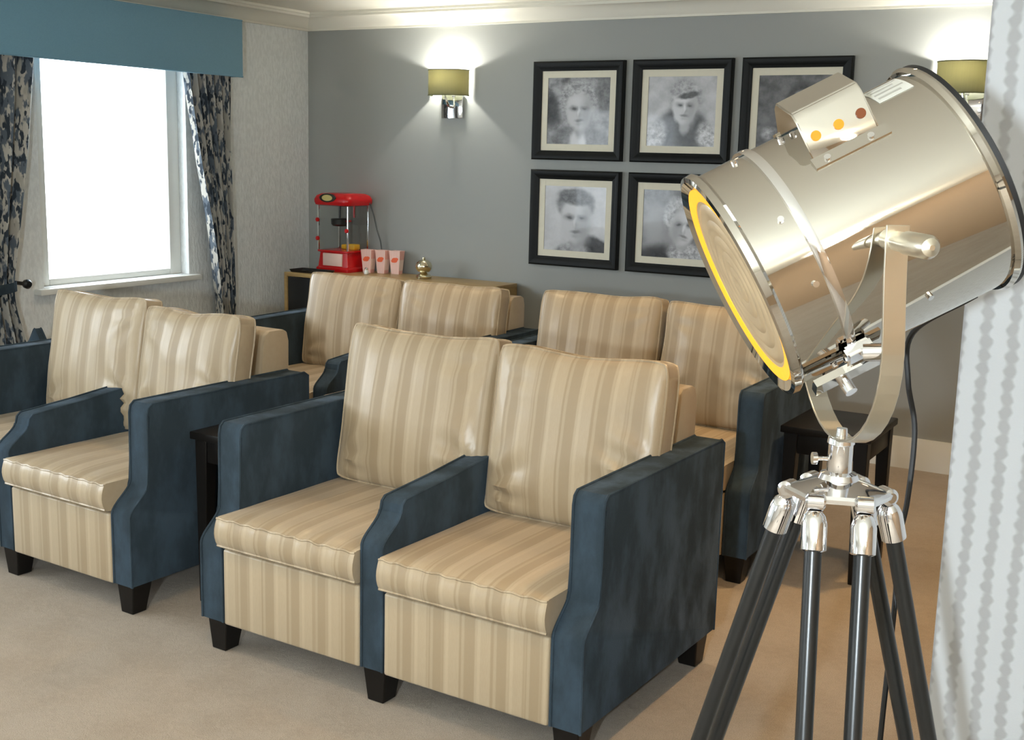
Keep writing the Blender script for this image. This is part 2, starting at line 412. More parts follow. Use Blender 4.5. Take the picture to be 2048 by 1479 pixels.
# ------------------------------------------------------------------ sofas
W, D, T, TM = 1.317, 0.823, 0.092, 0.078
ZB, ZS, ZA = 0.101, 0.333, 0.694
def smoothstep(t): return t * t * (3 - 2 * t)
def arm_profile(zlow, zup, zfront, zrear, y1, rise=0.0):
    p = [(0.0, ZB), (0.0, zlow - 0.015)]
    for k in range(9):
        t = k / 8
        p.append((0.078 * smoothstep(t) * 0.85 + 0.078 * 0.15 * t, zlow + (zup - zlow) * t))
    p += [(0.081, zfront - 0.035), (0.086, zfront - 0.012), (0.100, zfront)]
    p += [(0.30, zfront + (zrear - zfront) * 0.35), (y1 - 0.02, zrear), (y1, zrear - 0.012), (y1, ZB)]
    return p
def arm(name, parent, x0, x1, prof, pipe):
    bm = bmesh.new(); prism_x(bm, prof, x0, x1)
    ed = [e for e in bm.edges if abs(e.verts[0].co.x - e.verts[1].co.x) < 1e-6]
    bmesh.ops.bevel(bm, geom=ed, offset=0.007, segments=2, affect='EDGES', profile=0.5, clamp_overlap=True)
    a = finish(bm, name, M['velvet'], parent)
    for x in pipe:
        bm = bmesh.new(); tube(bm, [(x, y, z) for y, z in prof], 0.0042, 6)
        finish(bm, 'piping', M['velvet'], a)
    return a
def pillow(name, parent, w, h, edge, bulge, origin, tilt, seed, creases, nx=30, ny=30, pin=0.012, flat=2.6, mat='stripe'):
    """boxed cushion: local x across, v up, thickness along y; leaning back by tilt"""
    bm = bmesh.new(); rot = Matrix.Rotation(tilt, 3, 'X'); org = Vector(origin)
    def pt(u, v, side):
        cr_ = 1 - 0.05 * (abs(u) * abs(v)) ** 7
        sag = 0.012 * noise.noise(Vector((u * 1.3 + seed * 2.3, 4.0, seed))) * max(0, v) ** 2 - 0.010 * (1 - u * u) * max(0, v) ** 2
        lean = 0.010 * noise.noise(Vector((v * 1.2, seed * 1.7, 9.0)))
        bx_ = u * w / 2 * (1 - pin * (1 - v * v)) * cr_ + lean; bz = v * h / 2 * (1 - pin * (1 - u * u)) * cr_ + sag
        b = bulge * ((1 - abs(u) ** flat) * (1 - abs(v) ** flat)) ** 0.55
        n = 0.006 * noise.noise(Vector((u * 1.7 + seed, v * 1.7, side)))
        m = max(abs(u), abs(v))
        for cu, cv, s in creases:
            du, dv = u - cu, v - cv; r = math.hypot(du, dv)
            ang = math.atan2(dv, du)
            n += s * 0.017 * math.sin(9 * ang + 2.2 * noise.noise(Vector((u * 2, v * 2, seed + cu)))) * math.exp(-((r - 0.28) / 0.30) ** 2) * (1 - m ** 8)
        th = edge / 2 + b + n * (1 - m ** 6)
        return org + rot @ Vector((bx_, side * th, bz + h / 2))
    us = [math.sin(math.pi / 2 * (2 * i / nx - 1)) * 0.35 + 0.65 * (2 * i / nx - 1) for i in range(nx + 1)]
    vs_ = [math.sin(math.pi / 2 * (2 * i / ny - 1)) * 0.35 + 0.65 * (2 * i / ny - 1) for i in range(ny + 1)]
    fr = [[bm.verts.new(pt(u, v, -1)) for u in us] for v in vs_]
    bk = [[bm.verts.new(pt(u, v, 1)) for u in us] for v in vs_]
    for j in range(ny):
        for i in range(nx):
            bm.faces.new((fr[j][i], fr[j][i + 1], fr[j + 1][i + 1], fr[j + 1][i]))
            bm.faces.new((bk[j][i], bk[j + 1][i], bk[j + 1][i + 1], bk[j][i + 1]))
    loop = lambda g: [g[0][i] for i in range(nx)] + [g[j][nx] for j in range(ny)] + [g[ny][i] for i in range(nx, 0, -1)] + [g[j][0] for j in range(ny, 0, -1)]
    A, B = loop(fr), loop(bk)
    LA, LB = [v.co.copy() for v in A], [v.co.copy() for v in B]
    for i in range(len(A)):
        j = (i + 1) % len(A); bm.faces.new((A[i], B[i], B[j], A[j]))
    o = finish(bm, name, M[mat], parent, smooth=50)
    bm = bmesh.new()
    for Lp in (LA, LB): tube(bm, Lp + [Lp[0]], 0.0038, 5, cap=False)
    finish(bm, 'piping', M[mat], o)
    return o
def seat_cushion(parent, x0, x1, seed):
    """flat boxed seat: slightly crowned top, puckered front edge"""
    bm = bmesh.new(); nx, ny = 36, 22; y0, y1, z0, z1 = -0.024, 0.57, 0.343, 0.436
    def top(u, v):
        crown = 0.016 * ((1 - abs(2 * u - 1) ** 3) * (1 - abs(2 * v - 1) ** 3)) ** 0.6
        return crown + 0.002 * noise.noise(Vector((u * 5 + seed, v * 3, 0)))
    def puck(u): return 0.0022 * math.sin(u * 2 * math.pi * 9 + 1.5 * noise.noise(Vector((u * 4, seed, 3)))) + 0.002 * noise.noise(Vector((u * 14, seed, 7)))
    rows = []
    prof = []
    for i in range(nx + 1):
        u = i / nx; x = x0 + (x1 - x0) * u
        col = [Vector((x, y0 + 0.012, z0)), Vector((x, y0 + 0.002, z0 + 0.006))]
        for k in range(1, 6):
            t = k / 6; col.append(Vector((x, y0 - 0.010 * math.sin(math.pi * t) + puck(u) * (0.4 + t), z0 + 0.006 + (z1 - z0 - 0.012) * t)))
        col.append(Vector((x, y0 + 0.001, z1 - 0.004 + puck(u))))
        for k in range(ny + 1):
            v = k / ny; col.append(Vector((x, y0 + 0.008 + (y1 - y0 - 0.008) * v, z1 + top(u, v) + puck(u) * max(0, 1 - v * 8))))
        col.append(Vector((x, y1, z0)))
        rows.append(col)
    ring_loft(bm, rows)
    o = finish(bm, 'seat_cushion', M['stripe'], parent, smooth=50)
    bm = bmesh.new()
    tube(bm, [r[7] for r in rows], 0.0036, 5); tube(bm, [r[1] for r in rows], 0.0036, 5)
    finish(bm, 'piping', M['stripe'], o)
def sofa(label, x, y, rz, seed, cush):
    s = thing('cinema_loveseat', label, 'sofa', (x, y, 0), R_(rz), 'matching two-seat cinema sofas')
    outer = arm_profile(0.335, 0.43, ZA - 0.006, ZA, D)
    mid = arm_profile(0.452, 0.53, 0.566, 0.612, 0.60)
    arm('side_arm', s, 0, T, outer, (0.003, T - 0.003)); arm('side_arm', s, W - T, W, outer, (W - T + 0.003, W - 0.003))
    m0, m1 = W / 2 - TM / 2, W / 2 + TM / 2
    arm('middle_arm', s, m0, m1, mid, (m0 + 0.003, m1 - 0.003))
    # body: under-frame and back
    bm = bmesh.new(); bx(bm, T, m0, 0.03, 0.70, ZB + 0.01, 0.342); bx(bm, m1, W - T, 0.03, 0.70, ZB + 0.01, 0.342); bx(bm, T, W - T, 0.70, D - 0.01, ZB + 0.01, 0.40)
    finish(bm, 'base_frame', M['velvet'], s)
    bm = bmesh.new()
    prism_x(bm, [(0.645, 0.34), (0.690, 0.80), (0.700, 0.832), (0.722, 0.846), (0.790, 0.846), (0.812, 0.836), (0.818, 0.80), (0.818, 0.34)], T + 0.003, W - T - 0.003)
    bev(bm, 0.006, 2); finish(bm, 'back_frame', M['stripe'], s)
    for k, (a, b) in enumerate(((T, m0), (m1, W - T))):
        bm = bmesh.new(); bx(bm, a + 0.004, b - 0.004, -0.004, 0.03, ZB - 0.004, 0.333); bev(bm, 0.008, 3)
        finish(bm, 'footrest_panel', M['stripe'], s)
        seat_cushion(s, a + 0.002, b - 0.002, seed + k)
    rnd = random.Random(seed)
    cr = [(1, -0.6, 1.0), (-1, -0.75, 0.6), (1, 0.75, 0.35)], [(-1, -0.7, 1.0), (1, -0.3, 1.0), (-1, 0.7, 0.3)]
    for k, (xa, xb, zt) in enumerate(cush):
        hgt = (zt - 0.44) / 0.985 + 0.012
        pillow('back_cushion', s, xb - xa, hgt, 0.074, 0.052, ((xa + xb) / 2, 0.525 - (0.006 if k else 0), 0.440), R_(-10 + rnd.uniform(-1, 1)), seed * 3.1 + k, cr[k])
    for lx, ly, ox, oy in ((0.052, 0.052, 0.006, -0.008), (W / 2, 0.05, 0, -0.006), (W - 0.052, 0.052, -0.006, -0.008), (0.052, D - 0.06, 0.006, 0.012), (W - 0.052, D - 0.06, -0.006, 0.012)):
        bm = bmesh.new(); tapered(bm, lx, ly, 0, ZB + 0.012, 0.028, 0.041, 0, oy); bev(bm, 0.003, 1); finish(bm, 'leg', M['wood'], s)
    return s
sofa('slate velvet and gold striped two-seat sofa in the front row beside the chrome tripod lamp', -2.539, 2.486, -1.72, 1, ((0.105, 0.685, 0.935), (0.69, 1.250, 0.928)))
sofa('slate velvet and gold striped two-seat sofa in the front row nearest the curtained window', -4.200, 2.582, -2.45, 2, ((0.215, 0.755, 0.918), (0.757, 1.250, 0.902)))
sofa('slate velvet and gold striped two-seat sofa in the back row before the sideboard', -4.040, 4.052, 0, 3, ((0.125, 0.69, 0.888), (0.70, 1.255, 0.890)))
sofa('slate velvet and gold striped two-seat sofa in the back row below the framed portraits', -2.656, 3.939, 0, 4, ((0.135, 0.705, 0.920), (0.725, 1.250, 0.918)))

# ------------------------------------------------------------------ dark side tables
def side_table(label, x0, x1, y0, y1, h):
    t = thing('side_table', label, 'table', (x0, y0, 0), 0, 'small black side tables between the sofas')
    w, d = x1 - x0, y1 - y0
    box('table_top', M['wood'], t, 0, w, 0, d, h - 0.026, h, 0.004)
    g = 0.012; a = 0.05
    for nm, q in (('apron', (g + a, w - g - a, g + 0.004, g + 0.024)), ('apron', (g + a, w - g - a, d - g - 0.024, d - g - 0.004)), ('apron', (g + 0.004, g + 0.024, g + a, d - g - a)), ('apron', (w - g - 0.024, w - g - 0.004, g + a, d - g - a))):
        box(nm, M['wood'], t, *q, h - 0.10, h - 0.026, 0.002)
    for sx in (0, 1):
        for sy in (0, 1):
            cx = g + a / 2 if sx == 0 else w - g - a / 2; cy = g + a / 2 if sy == 0 else d - g - a / 2
            bm = bmesh.new(); tapered(bm, cx, cy, 0, h - 0.026, 0.016, a / 2, (-1 if sx == 0 else 1) * 0.006, (-1 if sy == 0 else 1) * 0.006); bev(bm, 0.002, 1)
            finish(bm, 'leg', M['wood'], t)
side_table('small black wooden side table wedged between the two front row sofas', -2.838, -2.556, 2.74, 3.08, 0.585)
side_table('small black wooden side table at the arm of the sofa below the portraits', -1.318, -0.99, 4.16, 4.56, 0.555)

# ------------------------------------------------------------------ ottoman and cushion by the window
t = thing('footstool', 'low dark velvet footstool by the window behind the sofa arm', 'footstool', (-4.575, 3.50, 0), R_(-10))
bm = bmesh.new(); bx(bm, -0.2, 0.2, -0.15, 0.15, 0.1, 0.30); bev(bm, 0.02, 3); finish(bm, 'seat', M['velvet'], t)
for sx in (-1, 1):
    for sy in (-1, 1):
        bm = bmesh.new(); tapered(bm, sx * 0.16, sy * 0.11, 0, 0.105, 0.016, 0.024); finish(bm, 'leg', M['wood'], t)
pc = thing('scatter_cushion', 'dark velvet scatter cushion with a raised corner on the footstool by the window', 'cushion', (-4.575, 3.50, 0.302), R_(-10))
o = pillow('cover', pc, 0.27, 0.27, 0.03, 0.035, (0, 0, 0), 0, 9, [], 14, 14, 0.05, 2.0, 'velvet')
o.rotation_euler = (0, R_(-42), 0); o.location = (0.10, 0, 0.0925)

# ------------------------------------------------------------------ pelmet and curtains
pl = thing('curtain_pelmet', 'teal blue fabric covered pelmet box above the window', 'pelmet', (XL, 0, 0))
PF = 0.17
bm = bmesh.new(); bx(bm, PF - 0.018, PF, 3.0, 5.27, 1.899, 2.214); bev(bm, 0.005, 2); finish(bm, 'front_board', M['pelmet'], pl)
box('end_board', M['pelmet'], pl, 0.0, PF - 0.018, 5.252, 5.27, 1.899, 2.214, 0.003)
box('end_board', M['pelmet'], pl, 0.0, PF - 0.018, 3.0, 3.018, 1.899, 2.214, 0.003)
box('top_board', M['pelmet'], pl, 0.0, PF - 0.018, 3.018, 5.252, 2.196, 2.214, 0.003)
for z in (1.901, 2.212):
    bm = bmesh.new(); tube(bm, [(PF - 0.002, 3.0, z), (PF - 0.002, 5.268, z)], 0.005, 8); finish(bm, 'piping', M['pelmet'], pl)

def curtain(label, rows, folds, seed, loc):
    """rows: (z, y_inner, y_outer) from top down; folds across"""
    t = thing('curtain', label, 'curtain', loc, 0, 'patterned curtains at the window')
    nx = 90; zs = []
    for a, b in zip(rows, rows[1:]):
        k = max(2, int(abs(a[0] - b[0]) / 0.035))
        for i in range(k):
            q = i / k; zs.append(tuple(a[j] + (b[j] - a[j]) * q for j in range(3)))
    zs.append(rows[-1])
    # smooth the outline
    for _ in range(3):
        zs = [zs[0]] + [(zs[i][0],) + tuple((zs[i - 1][j] + 2 * zs[i][j] + zs[i + 1][j]) / 4 for j in (1, 2)) for i in range(1, len(zs) - 1)] + [zs[-1]]
    bm = bmesh.new(); g0 = []; g1 = []
    for z, yi, yo in zs:
        r0, r1 = [], []
        wd = abs(yo - yi); amp = min(0.034, 0.05 * (0.16 / max(wd, 0.1)) + 0.014)
        for i in range(nx + 1):
            u = i / nx; ph = folds * 2 * math.pi * u + 0.8 * noise.noise(Vector((u * 3, z * 1.2, seed)))
            y = yi + (yo - yi) * (u + 0.012 * math.sin(2 * ph)); x = amp * math.sin(ph) + 0.006 * noise.noise(Vector((u * 6, z * 2, seed)))
            r0.append(bm.verts.new((x, y, z))); r1.append(bm.verts.new((x - 0.003, y, z)))
        g0.append(r0); g1.append(r1)
    for g in (g0, g1):
        for a, b in zip(g, g[1:]):
            for i in range(nx): bm.faces.new((a[i], a[i + 1], b[i + 1], b[i]))
    for a, b in ((0, 0), (nx, nx)):
        for j in range(len(g0) - 1): bm.faces.new((g0[j][a], g0[j + 1][a], g1[j + 1][a], g1[j][a]))
    finish(bm, 'drape', M['curtain'], t, 60)
    return t
CX_ = XL + 0.095
c1 = curtain('slate and cream blotch patterned curtain hanging between the window and the back wall corner',
        [(2.15, 4.86, 5.235), (1.9, 4.88, 5.235), (1.4, 4.965, 5.24), (1.05, 5.045, 5.24), (0.8, 5.085, 5.24), (0.52, 5.12, 5.24), (0.44, 5.125, 5.24), (0.2, 5.07, 5.26), (0.02, 5.04, 5.26)], 6, 3, (CX_, 0, 0))
c2 = curtain('slate and cream blotch patterned curtain gathered by a tieback beside the black holdback knob',
        [(2.15, 3.93, 3.25), (1.9, 3.915, 3.25), (1.45, 3.855, 3.27), (1.1, 3.79, 3.33), (0.87, 3.735, 3.42), (0.80, 3.725, 3.44), (0.72, 3.73, 3.43), (0.5, 3.80, 3.38), (0.2, 3.84, 3.34), (0.02, 3.85, 3.33)], 7, 8, (CX_, 0, 0))
for c, y0, y1, z in ((c1, 5.10, 5.245, 0.46), (c2, 3.42, 3.745, 0.80)):
    bm = bmesh.new(); n = 28; rings = []
    for i in range(n):
        a = 2 * math.pi * i / n; rings.append(Vector(((0.052) * math.cos(a), (y0 + y1) / 2 + (y1 - y0) / 2 * math.sin(a) * 1.05, z + 0.012 * math.sin(a))))
    vs = [[bm.verts.new(p + Vector((0, 0, dz))) for p in rings] for dz in (-0.024, 0.024)]
    for i in range(n): j = (i + 1) % n; bm.faces.new((vs[0][i], vs[0][j], vs[1][j], vs[1][i]))
    finish(bm, 'tieback', M['velvet'], c)
bm = bmesh.new(); lathe(bm, [(0.010, 0), (0.010, 0.08), (0.022, 0.085), (0.024, 0.10), (0.015, 0.112), (0.002, 0.114)], 16, Matrix.Translation((XL, 3.815, 0.815)) @ Matrix.Rotation(R_(90), 4, 'Y'))
tag(finish(bm, 'curtain_holdback', M['black']), 'small black curtain holdback knob on the wall at the window sill', 'holdback')

# ------------------------------------------------------------------ framed portraits
def m_portrait(name, w, h, bg0, bg1, shapes, seed):
    t = NT(name); o = t.obj()
    sx = t.node('ShaderNodeSeparateXYZ'); t.l.new(o, sx.inputs[0])
    u = t.math('MULTIPLY', sx.outputs[0], 2 / w); v = t.math('MULTIPLY', sx.outputs[2], 2 / h)
    cb = t.node('ShaderNodeCombineXYZ'); t.l.new(u, cb.inputs[0]); t.l.new(v, cb.inputs[1])
    warp = t.node('ShaderNodeTexNoise'); t.l.new(cb.outputs[0], warp.inputs['Vector']); warp.inputs['Scale'].default_value = 3.2; warp.inputs['Detail'].default_value = 4
    p = t.vmath('ADD', cb.outputs[0], t.vmath('MULTIPLY', t.vmath('SUBTRACT', warp.outputs['Color'], (0.5, 0.5, 0.5)).outputs[0], (0.16, 0.16, 0)).outputs[0]).outputs[0]
    n = t.noise(t.mapping(cb.outputs[0], loc=(seed, seed * 2, 0)), 2.2, 4, 0.6)
    g = lambda x: (x, x, x * 1.03, 1)
    col = t.mix(t.smooth(n, 0.3, 0.7), g(bg0), g(bg1))
    for (cx, cy, rx, ry, rot, soft, val, tex) in shapes:
        q = t.mapping(t.vmath('SUBTRACT', p, (cx, cy, 0)).outputs[0], rot=(0, 0, R_(rot)))
        q = t.vmath('MULTIPLY', q, (1 / rx, 1 / ry, 0)).outputs[0]
        d = t.vmath('LENGTH', q).outputs['Value']
        mask = t.smooth(d, 1 + soft, 1 - soft)
        if tex:
            nn = t.noise(t.mapping(cb.outputs[0], loc=(seed + cx, cy, 1)), tex, 4, 0.65)
            c = t.mix(t.smooth(nn, 0.3, 0.7), g(val * 0.45), g(min(1, val * 1.35)))
        else: c = g(val)
        col = t.mix(mask, col, c)
    t.set(color=col, rough=0.25, spec=0.4, coat=0.3); return t.m
PFW, PGX, PFH, PGZ, PX0, PZ = 0.5668, 0.0502, 0.5408, 0.0556, -3.4598, 2.0164
# (cx, cy, rx, ry, rot, soft, value, texture scale); only generic figures
def FACE(x, y, s, tilt, val, lit=1):
    return [(x, y, 0.27 * s, 0.37 * s, tilt, 0.16, val, 0), (x + lit * 0.15 * s, y - 0.05 * s, 0.12 * s, 0.32 * s, tilt, 0.8, val * 0.62, 0), (x - lit * 0.07 * s, y + 0.2 * s, 0.16 * s, 0.10 * s, tilt, 0.9, min(1, val * 1.15), 0),
        (x - 0.11 * s, y + 0.055 * s, 0.085 * s, 0.05 * s, tilt, 0.8, val * 0.42, 0), (x + 0.11 * s, y + 0.05 * s, 0.085 * s, 0.05 * s, tilt, 0.8, val * 0.36, 0),
        (x - 0.105 * s, y + 0.05 * s, 0.04 * s, 0.02 * s, tilt, 0.7, val * 0.12, 0), (x + 0.105 * s, y + 0.045 * s, 0.04 * s, 0.02 * s, tilt, 0.7, val * 0.12, 0),
        (x + lit * 0.02 * s, y - 0.09 * s, 0.045 * s, 0.06 * s, tilt, 0.9, val * 0.6, 0), (x - lit * 0.01 * s, y - 0.02 * s, 0.022 * s, 0.09 * s, tilt, 0.9, min(1, val * 1.2), 0),
        (x + 0.005 * s, y - 0.185 * s, 0.085 * s, 0.03 * s, tilt, 0.7, val * 0.34, 0), (x + 0.005 * s, y - 0.25 * s, 0.07 * s, 0.03 * s, tilt, 0.9, val * 0.7, 0)]
PORT = [
    (0.10, 0.42, [(-0.9, 0.0, 0.3, 0.5, 0, 0.5, 0.05, 4), (0.85, 0.45, 0.35, 0.45, 0, 0.5, 0.14, 5), (0.05, -0.95, 0.95, 0.55, 0, 0.2, 0.2, 3), (0.0, -0.95, 0.26, 0.42, 0, 0.3, 0.62, 0), (0.0, 0.34, 0.62, 0.6, 0, 0.2, 0.4, 6), (0.05, -0.5, 0.17, 0.3, 0, 0.4, 0.34, 0)] + FACE(0.03, 0.0, 1.5, 0, 0.52)),
    (0.38, 0.56, [(0.05, -0.8, 0.85, 0.95, -8, 0.15, 0.06, 3), (-0.75, -0.7, 0.3, 0.42, 20, 0.4, 0.5, 6), (0.8, -0.75, 0.28, 0.4, -20, 0.4, 0.55, 6), (0.12, 0.46, 0.5, 0.46, 0, 0.2, 0.36, 6), (0.1, -0.35, 0.15, 0.28, 0, 0.4, 0.4, 0)] + FACE(0.1, 0.12, 1.3, 5, 0.58) + [(0.12, 0.62, 0.42, 0.2, -8, 0.3, 0.4, 5), (0.2, 0.46, 0.32, 0.10, -12, 0.4, 0.07, 5)]),
    (0.05, 0.16, [(-0.5, -0.7, 0.35, 0.2, 30, 0.4, 0.5, 5), (0.2, -0.9, 0.9, 0.6, 0, 0.3, 0.03, 3), (0.25, 0.2, 0.52, 0.6, 0, 0.2, 0.04, 5)] + FACE(0.25, 0.05, 1.4, -8, 0.42)),
    (0.50, 0.60, [(0.6, -1.0, 0.8, 0.5, 18, 0.15, 0.03, 4), (-0.1, -1.1, 0.6, 0.35, -10, 0.2, 0.36, 3), (0.03, 0.46, 0.62, 0.5, 0, 0.15, 0.14, 6), (0.1, -0.6, 0.25, 0.34, 0, 0.4, 0.34, 0)] + FACE(0.03, -0.05, 1.85, 4, 0.52) + [(0.0, 0.66, 0.56, 0.24, 8, 0.3, 0.14, 7)]),
    (0.06, 0.24, [(-0.65, -0.1, 0.36, 0.7, 0, 0.7, 0.36, 0), (-0.4, -1.0, 0.8, 0.35, 0, 0.5, 0.02, 3), (0.4, -0.9, 0.6, 0.34, 10, 0.3, 0.52, 7), (0.25, 0.25, 0.62, 0.62, 0, 0.18, 0.48, 6), (0.22, -0.55, 0.18, 0.25, 0, 0.4, 0.4, 0)] + FACE(0.24, -0.08, 1.45, 14, 0.58, -1)),
    (0.25, 0.42, [(0.0, -0.9, 0.8, 0.5, 0, 0.15, 0.06, 4), (0.0, 0.38, 0.5, 0.5, 0, 0.2, 0.08, 6), (0.02, -0.45, 0.18, 0.3, 0, 0.4, 0.36, 0)] + FACE(0.0, 0.05, 1.4, -4, 0.5)),
]
PLAB = ['black framed monochrome portrait of a person with pale waved hair and a white collar',
        'black framed monochrome portrait of a person in a cap and dark coat',
        'black framed dark monochrome portrait at the end of the upper row by the wall lamp',
        'black framed monochrome portrait of a short-haired person in a dark jacket on a pale ground',
        'black framed monochrome portrait of a light-haired person leaning over a pale fur collar',
        'black framed monochrome portrait at the end of the lower row behind the lamp head']
for i in range(6):
    c, r = i % 3, i // 3
    x = PX0 + c * (PFW + PGX) + PFW / 2; z = PZ - r * (PFH + PGZ) - PFH / 2
    p = thing('framed_portrait', PLAB[i], 'picture', (x, YB - 0.001, z), 0, 'six framed portraits on the grey wall')
    fw = 0.052; a, b = PFW / 2, PFH / 2
    def moulding(x0, x1, z0, z1, horiz):
        prof = [(0, 0), (0, -0.026), (0.008, -0.032), (0.030, -0.028), (0.044, -0.018), (fw, -0.016), (fw, 0)]
        return prof
    prof = [(0, 0), (0, -0.026), (0.008, -0.033), (0.020, -0.033), (0.036, -0.022), (fw - 0.006, -0.020), (fw, -0.016), (fw, 0)]
    for (p0, p1) in (((-a, b), (a, b)), ((a, b), (a, -b)), ((a, -b), (-a, -b)), ((-a, -b), (-a, b))):
        bm = bmesh.new(); rings = []
        for (qx, qz) in (p0, p1):
            ix, iz = (-1 if qx > 0 else 1), (-1 if qz > 0 else 1)
            rings.append([Vector((qx + ix * d, y, qz + iz * d)) for d, y in prof])
        ring_loft(bm, rings); finish(bm, 'frame_rail', M['framewood'], p, 40)
    pw, ph = a - fw - 0.037, b - fw - 0.037
    bm = bmesh.new()
    for q in ((-a + fw, a - fw, ph, b - fw), (-a + fw, a - fw, -b + fw, -ph), (-a + fw, -pw, -ph, ph), (pw, a - fw, -ph, ph)): bx(bm, q[0], q[1], -0.011, -0.004, q[2], q[3])
    finish(bm, 'mount', M['mat'], p, 0)
    bg0, bg1, sh = PORT[i]
    pr = box('print', m_portrait('portrait_print', 2 * pw, 2 * ph, bg0, bg1, sh, i * 3.7 + 1), p, -pw, pw, -0.008, -0.004, -ph, ph)

# ------------------------------------------------------------------ wall sconces
def sconce(xc, label):
    t = thing('wall_sconce', label, 'wall lamp', (xc, YB, 0), 0, 'olive shaded wall sconces on the grey wall')
    bm = bmesh.new(); n = 24; zb, zt = 1.832, 1.977; A, Bd = 0.130, 0.118
    def ringp(k, s): return [Vector((s * A * math.cos(math.pi * i / n), -0.012 - s * Bd * math.sin(math.pi * i / n) ** 0.8, k)) for i in range(n + 1)]
    o0, o1, i0, i1 = ringp(zb, 1), ringp(zt, 1), ringp(zb, 0.965), ringp(zt, 0.965)
    vs = [[bm.verts.new(p) for p in r] for r in (o0, o1, i1, i0)]
    for q in range(4):
        a, b = vs[q], vs[(q + 1) % 4]
        for i in range(n): bm.faces.new((a[i], a[i + 1], b[i + 1], b[i]))
    for k in (0, n): bm.faces.new([v[k] for v in vs])
    sh = finish(bm, 'lamp_shade', M['shade'], t, 50)
    for z in (zb, zt):
        bm = bmesh.new(); tube(bm, [Vector((1.003 * A * math.cos(math.pi * i / n), -0.012 - 1.003 * Bd * math.sin(math.pi * i / n) ** 0.8, z)) for i in range(n + 1)], 0.0028, 6); finish(bm, 'trim_band', plain('olive_trim', srgb(84, 86, 50), 0.6), sh)
    bm = bmesh.new(); bx(bm, -0.06, 0.09, -0.018, -0.0005, 1.70, 1.838); bev(bm, 0.006, 2); finish(bm, 'back_plate', M['bright'], t)
    bm = bmesh.new(); tube(bm, catmull([(0.015, -0.016, 1.765), (0.015, -0.045, 1.77), (0.008, -0.062, 1.80), (0.0, -0.064, 1.845)], 6), 0.008, 10); finish(bm, 'stem', M['bright'], t)
    bm = bmesh.new(); lathe(bm, [(0.006, 1.84), (0.015, 1.845), (0.015, 1.882), (0.008, 1.886)], 16, Matrix.Translation((0, -0.064, 0))); finish(bm, 'lamp_holder', M['white'], t)
    bm = bmesh.new(); lathe(bm, [(0.004, 1.884), (0.013, 1.892), (0.016, 1.906), (0.013, 1.92), (0.003, 1.927)], 16, Matrix.Translation((0, -0.064, 0)))
    b = finish(bm, 'bulb', MATS.setdefault('cool_bulb', m_emit('cool_bulb', (1.0, 0.97, 0.88, 1), 30)), t)
    L = bpy.data.lights.new('sconce_lamp', 'POINT'); L.energy = 17; L.color = (1.0, 0.97, 0.89); L.shadow_soft_size = 0.018
    o = bpy.data.objects.new('sconce_lamp', L); o.location = (0, -0.064, 1.934); COL.objects.link(o); o.parent = t
sconce(-4.031, 'chrome wall lamp with olive shade between the room corner and the portraits')
sconce(-1.131, 'chrome wall lamp with olive shade beside the portraits near the striped wall end')

# ------------------------------------------------------------------ cabinet and the things on it
CZ, CF, CL, CR = 0.76, 5.565, -4.925, -3.53
t = thing('sideboard_cabinet', 'black sideboard with oak edged top along the grey wall', 'cabinet', (CL, CF, 0))
cw, cd = CR - CL, YB - 0.03 - CF
box('top', M['oak'], t, 0, cw, 0, cd, CZ - 0.024, CZ, 0.002)
for x in (0, cw - 0.02): box('side_panel', M['oak'], t, x, x + 0.02, 0.0, cd, 0.0, CZ - 0.024, 0.001)
box('back_panel', M['wood'], t, 0.02, cw - 0.02, cd - 0.012, cd, 0.06, CZ - 0.024)
box('plinth', M['wood'], t, 0.02, cw - 0.02, 0.03, 0.05, 0, 0.06)
nd = 3
for i in range(nd):
    a = 0.023 + (cw - 0.046) * i / nd; b = 0.023 + (cw - 0.046) * (i + 1) / nd
    d = box('door', M['black'], t, a + 0.002, b - 0.002, 0.006, 0.026, 0.063, CZ - 0.027, 0.002)
    box('handle', M['bright'], d, b - 0.045, b - 0.033, -0.012, 0.006, 0.42, 0.54, 0.002)

# popcorn machine
pm = thing('popcorn_machine', 'red tabletop popcorn machine with clear case on the sideboard', 'popcorn machine', (-4.725, 5.89, CZ))
hw, hd = 0.118, 0.105
def loft_rect(bm, secs, n=6):
    rings = []
    for hx, hy, z, rad in secs:
        r = []
        for cx, cy, a0 in ((1, 1, 0), (-1, 1, 90), (-1, -1, 180), (1, -1, 270)):
            for k in range(n + 1):
                a = R_(a0 + 90 * k / n); r.append(Vector((cx * (hx - rad) + rad * math.cos(a), cy * (hy - rad) + rad * math.sin(a), z)))
        rings.append(r)
    ring_loft(bm, rings)
bm = bmesh.new(); loft_rect(bm, [(hw + 0.012, hd + 0.01, 0, 0.015), (hw + 0.012, hd + 0.01, 0.02, 0.015), (hw + 0.002, hd, 0.03, 0.012), (hw - 0.008, hd - 0.008, 0.115, 0.012), (hw + 0.004, hd + 0.004, 0.12, 0.012), (hw + 0.004, hd + 0.004, 0.13, 0.012)])
bs = finish(bm, 'base', M['red'], pm)
box('sign_plate', plain('pale_pink_card', srgb(238, 206, 192), 0.5), bs, -0.075, 0.075, -hd - 0.004, -hd + 0.012, 0.035, 0.112, 0.002)
bm = bmesh.new(); loft_rect(bm, [(hw - 0.006, hd - 0.006, 0.402, 0.02), (hw + 0.018, hd + 0.018, 0.408, 0.03), (hw + 0.026, hd + 0.026, 0.425, 0.04), (hw + 0.026, hd + 0.026, 0.442, 0.04), (hw + 0.016, hd + 0.016, 0.464, 0.04), (hw - 0.004, hd - 0.004, 0.476, 0.04), (hw - 0.04, hd - 0.04, 0.480, 0.03)])
rf = finish(bm, 'roof', M['red'], pm, 50)
